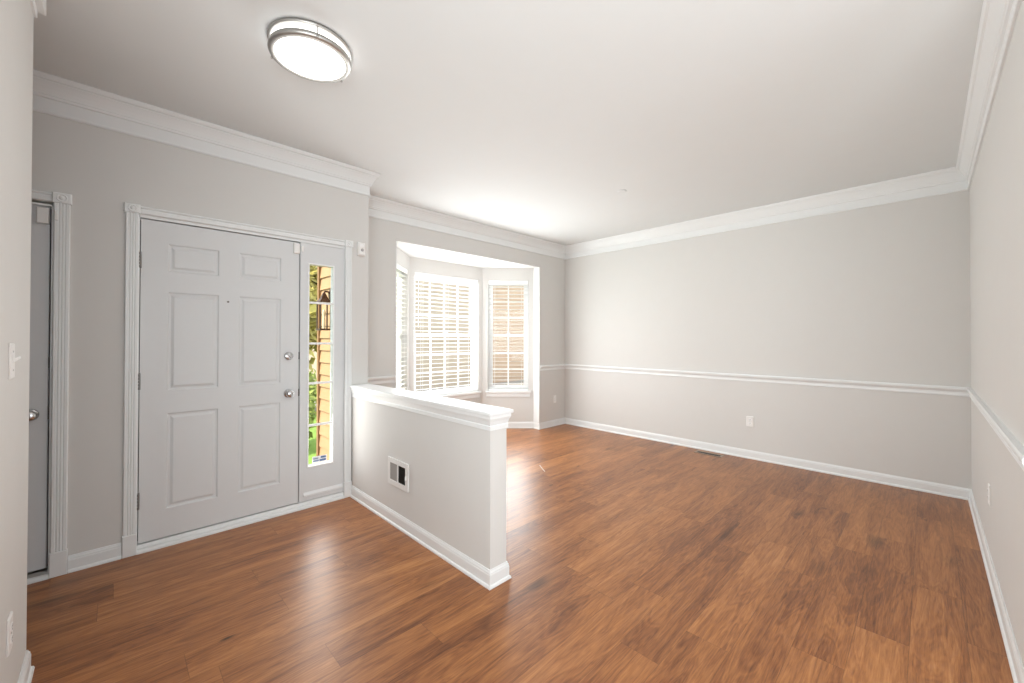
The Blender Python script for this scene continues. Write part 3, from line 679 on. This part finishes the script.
# ------------------------------------------------------------------ outside
mb = MB(); mb.box(-30, 40, YE + .15, 60, -.32, -.20); struct('ground_lawn', mb, 'lawn')
mb = MB(); mb.box(-30, 40, 13.5, 18.0, -.20, -.17); struct('road', mb, 'road')
mb = MB(); mb.box(-1.4, XC - .16, YE + .16, 4.9, -.20, -.06); struct('porch_floor', mb, 'paving')
mb = MB(); mb.box(2.9, 18.0, 4.85, 10.15, -.20, -.16); struct('path', mb, 'paving')
def lap(fr, a0, a1, z0, z1, e=.115):
    mb = MB(); z = z0
    while z < z1 - .01:
        t = min(z + e, z1); fr.rail(mb, [(.001, z), (.020, z), (.006, t), (.001, t)], a0, a1); z += e
    return mb
FP = Fr((XC - .15, 0), (0, 1), (-1, 0))        # outer face of the living room's side wall, along the porch
struct('wall_porch_siding', lap(FP, YE + .155, 4.10, -.05, 3.1), 'siding_tan')
mb = MB(); FP.box(mb, 4.095, 4.135, .0005, .030, -.05, 3.1); struct('trim_17', mb, 'tantrim')
mb = MB(); mb.box(-1.5, XC - .18, YE + .15, 3.72, 2.85, 2.95); struct('ceiling_porch', mb, 'soffit')
# lantern on the porch wall
ly, lz = 3.80, 1.565
ln = thing('wall_lantern', 'dark bronze wall lantern on the tan siding outside the sidelight', 'lantern', FP.p(ly, 0.02, lz))
mb = MB(); mb.lathe(FP.p(ly, .016, lz + .16), FP.n, [(.055, 0), (.055, .012), (.035, .022), (0, .024)], 24); obj('wall_plate', mb, 'lantern', ln)
mb = MB(); mb.tube([FP.p(ly, .03, lz + .16), FP.p(ly, .05, lz + .185), FP.p(ly, .078, lz + .185), FP.p(ly, .086, lz + .165)], .008, 10); obj('arm', mb, 'lantern', ln)
cx = .086
mb = MB(); mb.lathe(FP.p(ly, cx, lz + .17), (0, 0, -1), [(0, -.01), (.012, 0), (.020, .012), (.030, .03), (.045, .055), (.070, .075), (.072, .082), (0, .082)], 4, smooth=False); obj('hood', mb, 'lantern', ln)
mb = MB(); FP.box(mb, ly - .052, ly + .052, cx - .052, cx + .052, lz - .165, lz - .150); obj('bottom_plate', mb, 'lantern', ln)
for sa in (-1, 1):
    for sb in (-1, 1):
        mb = MB(); FP.box(mb, ly + sa * .043 - .005, ly + sa * .043 + .005, cx + sb * .043 - .005, cx + sb * .043 + .005, lz - .150, lz + .090); obj('corner_bar', mb, 'lantern', ln)
mb = MB(); mb.lathe(FP.p(ly, cx, lz - .150), (0, 0, 1), [(.012, 0), (.012, .09), (.009, .10), (.016, .13), (.012, .16), (0, .175)], 12); obj('candle_bulb', mb, 'lantern_glass', ln)

def foliage(c, rx, ry, rz, n, size, hollow=.55):
    mb = MB()
    for i in range(n):
        d = Vector((random.gauss(0, 1), random.gauss(0, 1), random.gauss(0, 1))).normalized()
        r = hollow + (1 - hollow) * random.random() ** .6
        r *= 0.85 + .3 * math.sin(d.x * 5 + d.z * 4) * math.cos(d.y * 6)
        p = Vector(c) + Vector((d.x * rx, d.y * ry, d.z * rz)) * r
        a = Vector((random.gauss(0, 1), random.gauss(0, 1), random.gauss(0, 1))).normalized(); b = a.orthogonal().normalized(); s = size * random.uniform(.6, 1.3)
        mb.add([p - a * s, p + b * s * .45, p + a * s, p - b * s * .45], [(0, 1, 2, 3)])
    return mb
def tree(x, y, h, r, leaf, label, n=2600, size=.16):
    t = thing('tree', label, 'tree', (x, y, -.2), 'trees beyond the porch')
    mb = MB(); mb.lathe((x, y, -.2), (0, 0, 1), [(.16, 0), (.12, .4), (.10, h * .45), (.05, h * .8), (0, h * .95)], 10)
    for k in range(5):
        a = k * 1.26; mb.tube([(x, y, h * (.35 + .08 * k)), (x + math.cos(a) * r * .6, y + math.sin(a) * r * .6, h * (.5 + .09 * k))], .035, 6)
    obj('trunk', mb, 'bark', t)
    obj('crown', foliage((x, y, h * .66), r, r, h * .36, n, size), leaf, t)
def bush(x, y, r, h, leaf, label, n=900, size=.075):
    t = thing('bush', label, 'bush', (x, y, -.2), 'bushes in front of the porch')
    mb = MB()
    for k in range(6):
        a = k * 1.05; mb.tube([(x, y, -.2), (x + math.cos(a) * r * .5, y + math.sin(a) * r * .5, -.2 + h * .7)], .012, 6)
    obj('stems', mb, 'bark', t)
    obj('foliage', foliage((x, y, -.2 + h * .5), r, r, h * .5, n, size, .35), leaf, t)
tree(2.05, 7.6, 2.75, .80, 'leaf_gold', 'golden green tree beyond the porch lantern, seen through the sidelight top')
tree(3.2, 10.8, 3.2, 1.2, 'leaf_dark', 'dark green tree standing behind the golden one, seen through the sidelight')
bush(1.62, 6.1, .50, .95, 'leaf_light', 'bright green bush in the lawn, low in the sidelight glass')
bush(2.55, 8.8, .65, 1.0, 'leaf_light', 'light green bush behind the nearer one, middle of the sidelight glass')
# neighbour
nb = thing('neighbour_house', 'beige lap-sided house next door seen through the bay window blinds', 'building', (11.0, 11.5, -.2))
FN = Fr((5.2, 10.2), (1, 0), (0, -1))
mb = MB(); mb.box(5.2, 18, 10.2, 18, -.2, 6.0); obj('wall', mb, 'siding_beige', nb)
obj('siding', lap(FN, 0, 3.6, -.2, 6.0, .18), 'siding_beige', nb)
obj('siding', lap(FN, 3.605, 12.8, -.2, 6.0, .18), 'siding_warm', nb)
mb = MB(); mb.prism([(4.9, 9.8, 6.0), (18.3, 9.8, 6.0), (18.3, 18.3, 6.0), (4.9, 18.3, 6.0)], [(4.9, 13.9, 9.0), (18.3, 13.9, 9.0), (18.3, 14.1, 9.0), (4.9, 14.1, 9.0)])
obj('roof', mb, 'roof', nb)

nc = thing('neighbour_house', 'tan townhouse far across the road behind the trees', 'building', (5, 24, -.2))
FT = Fr((-3, 21), (1, 0), (0, -1))
mb = MB(); mb.box(-3, 14, 21, 29, -.2, 7.2); obj('wall', mb, 'siding_warm', nc)
obj('siding', lap(FT, 0, 17, -.2, 7.2, .2), 'siding_warm', nc)
mb = MB(); mb.prism([(-3.4, 20.6, 7.2), (14.4, 20.6, 7.2), (14.4, 29.4, 7.2), (-3.4, 29.4, 7.2)], [(-3.4, 24.9, 10), (14.4, 24.9, 10), (14.4, 25.1, 10), (-3.4, 25.1, 10)]); obj('roof', mb, 'roof', nc)
for i in range(5):
    a = 1.5 + i * 3.2; mb = MB(); FT.box(mb, a, a + 1.1, .022, .06, 4.2, 5.8); f_ = obj('window', mb, 'vinyl', nc)
    mb = MB(); FT.box(mb, a + .1, a + 1.0, .06, .065, 4.3, 5.7); obj('pane', mb, 'road', f_)
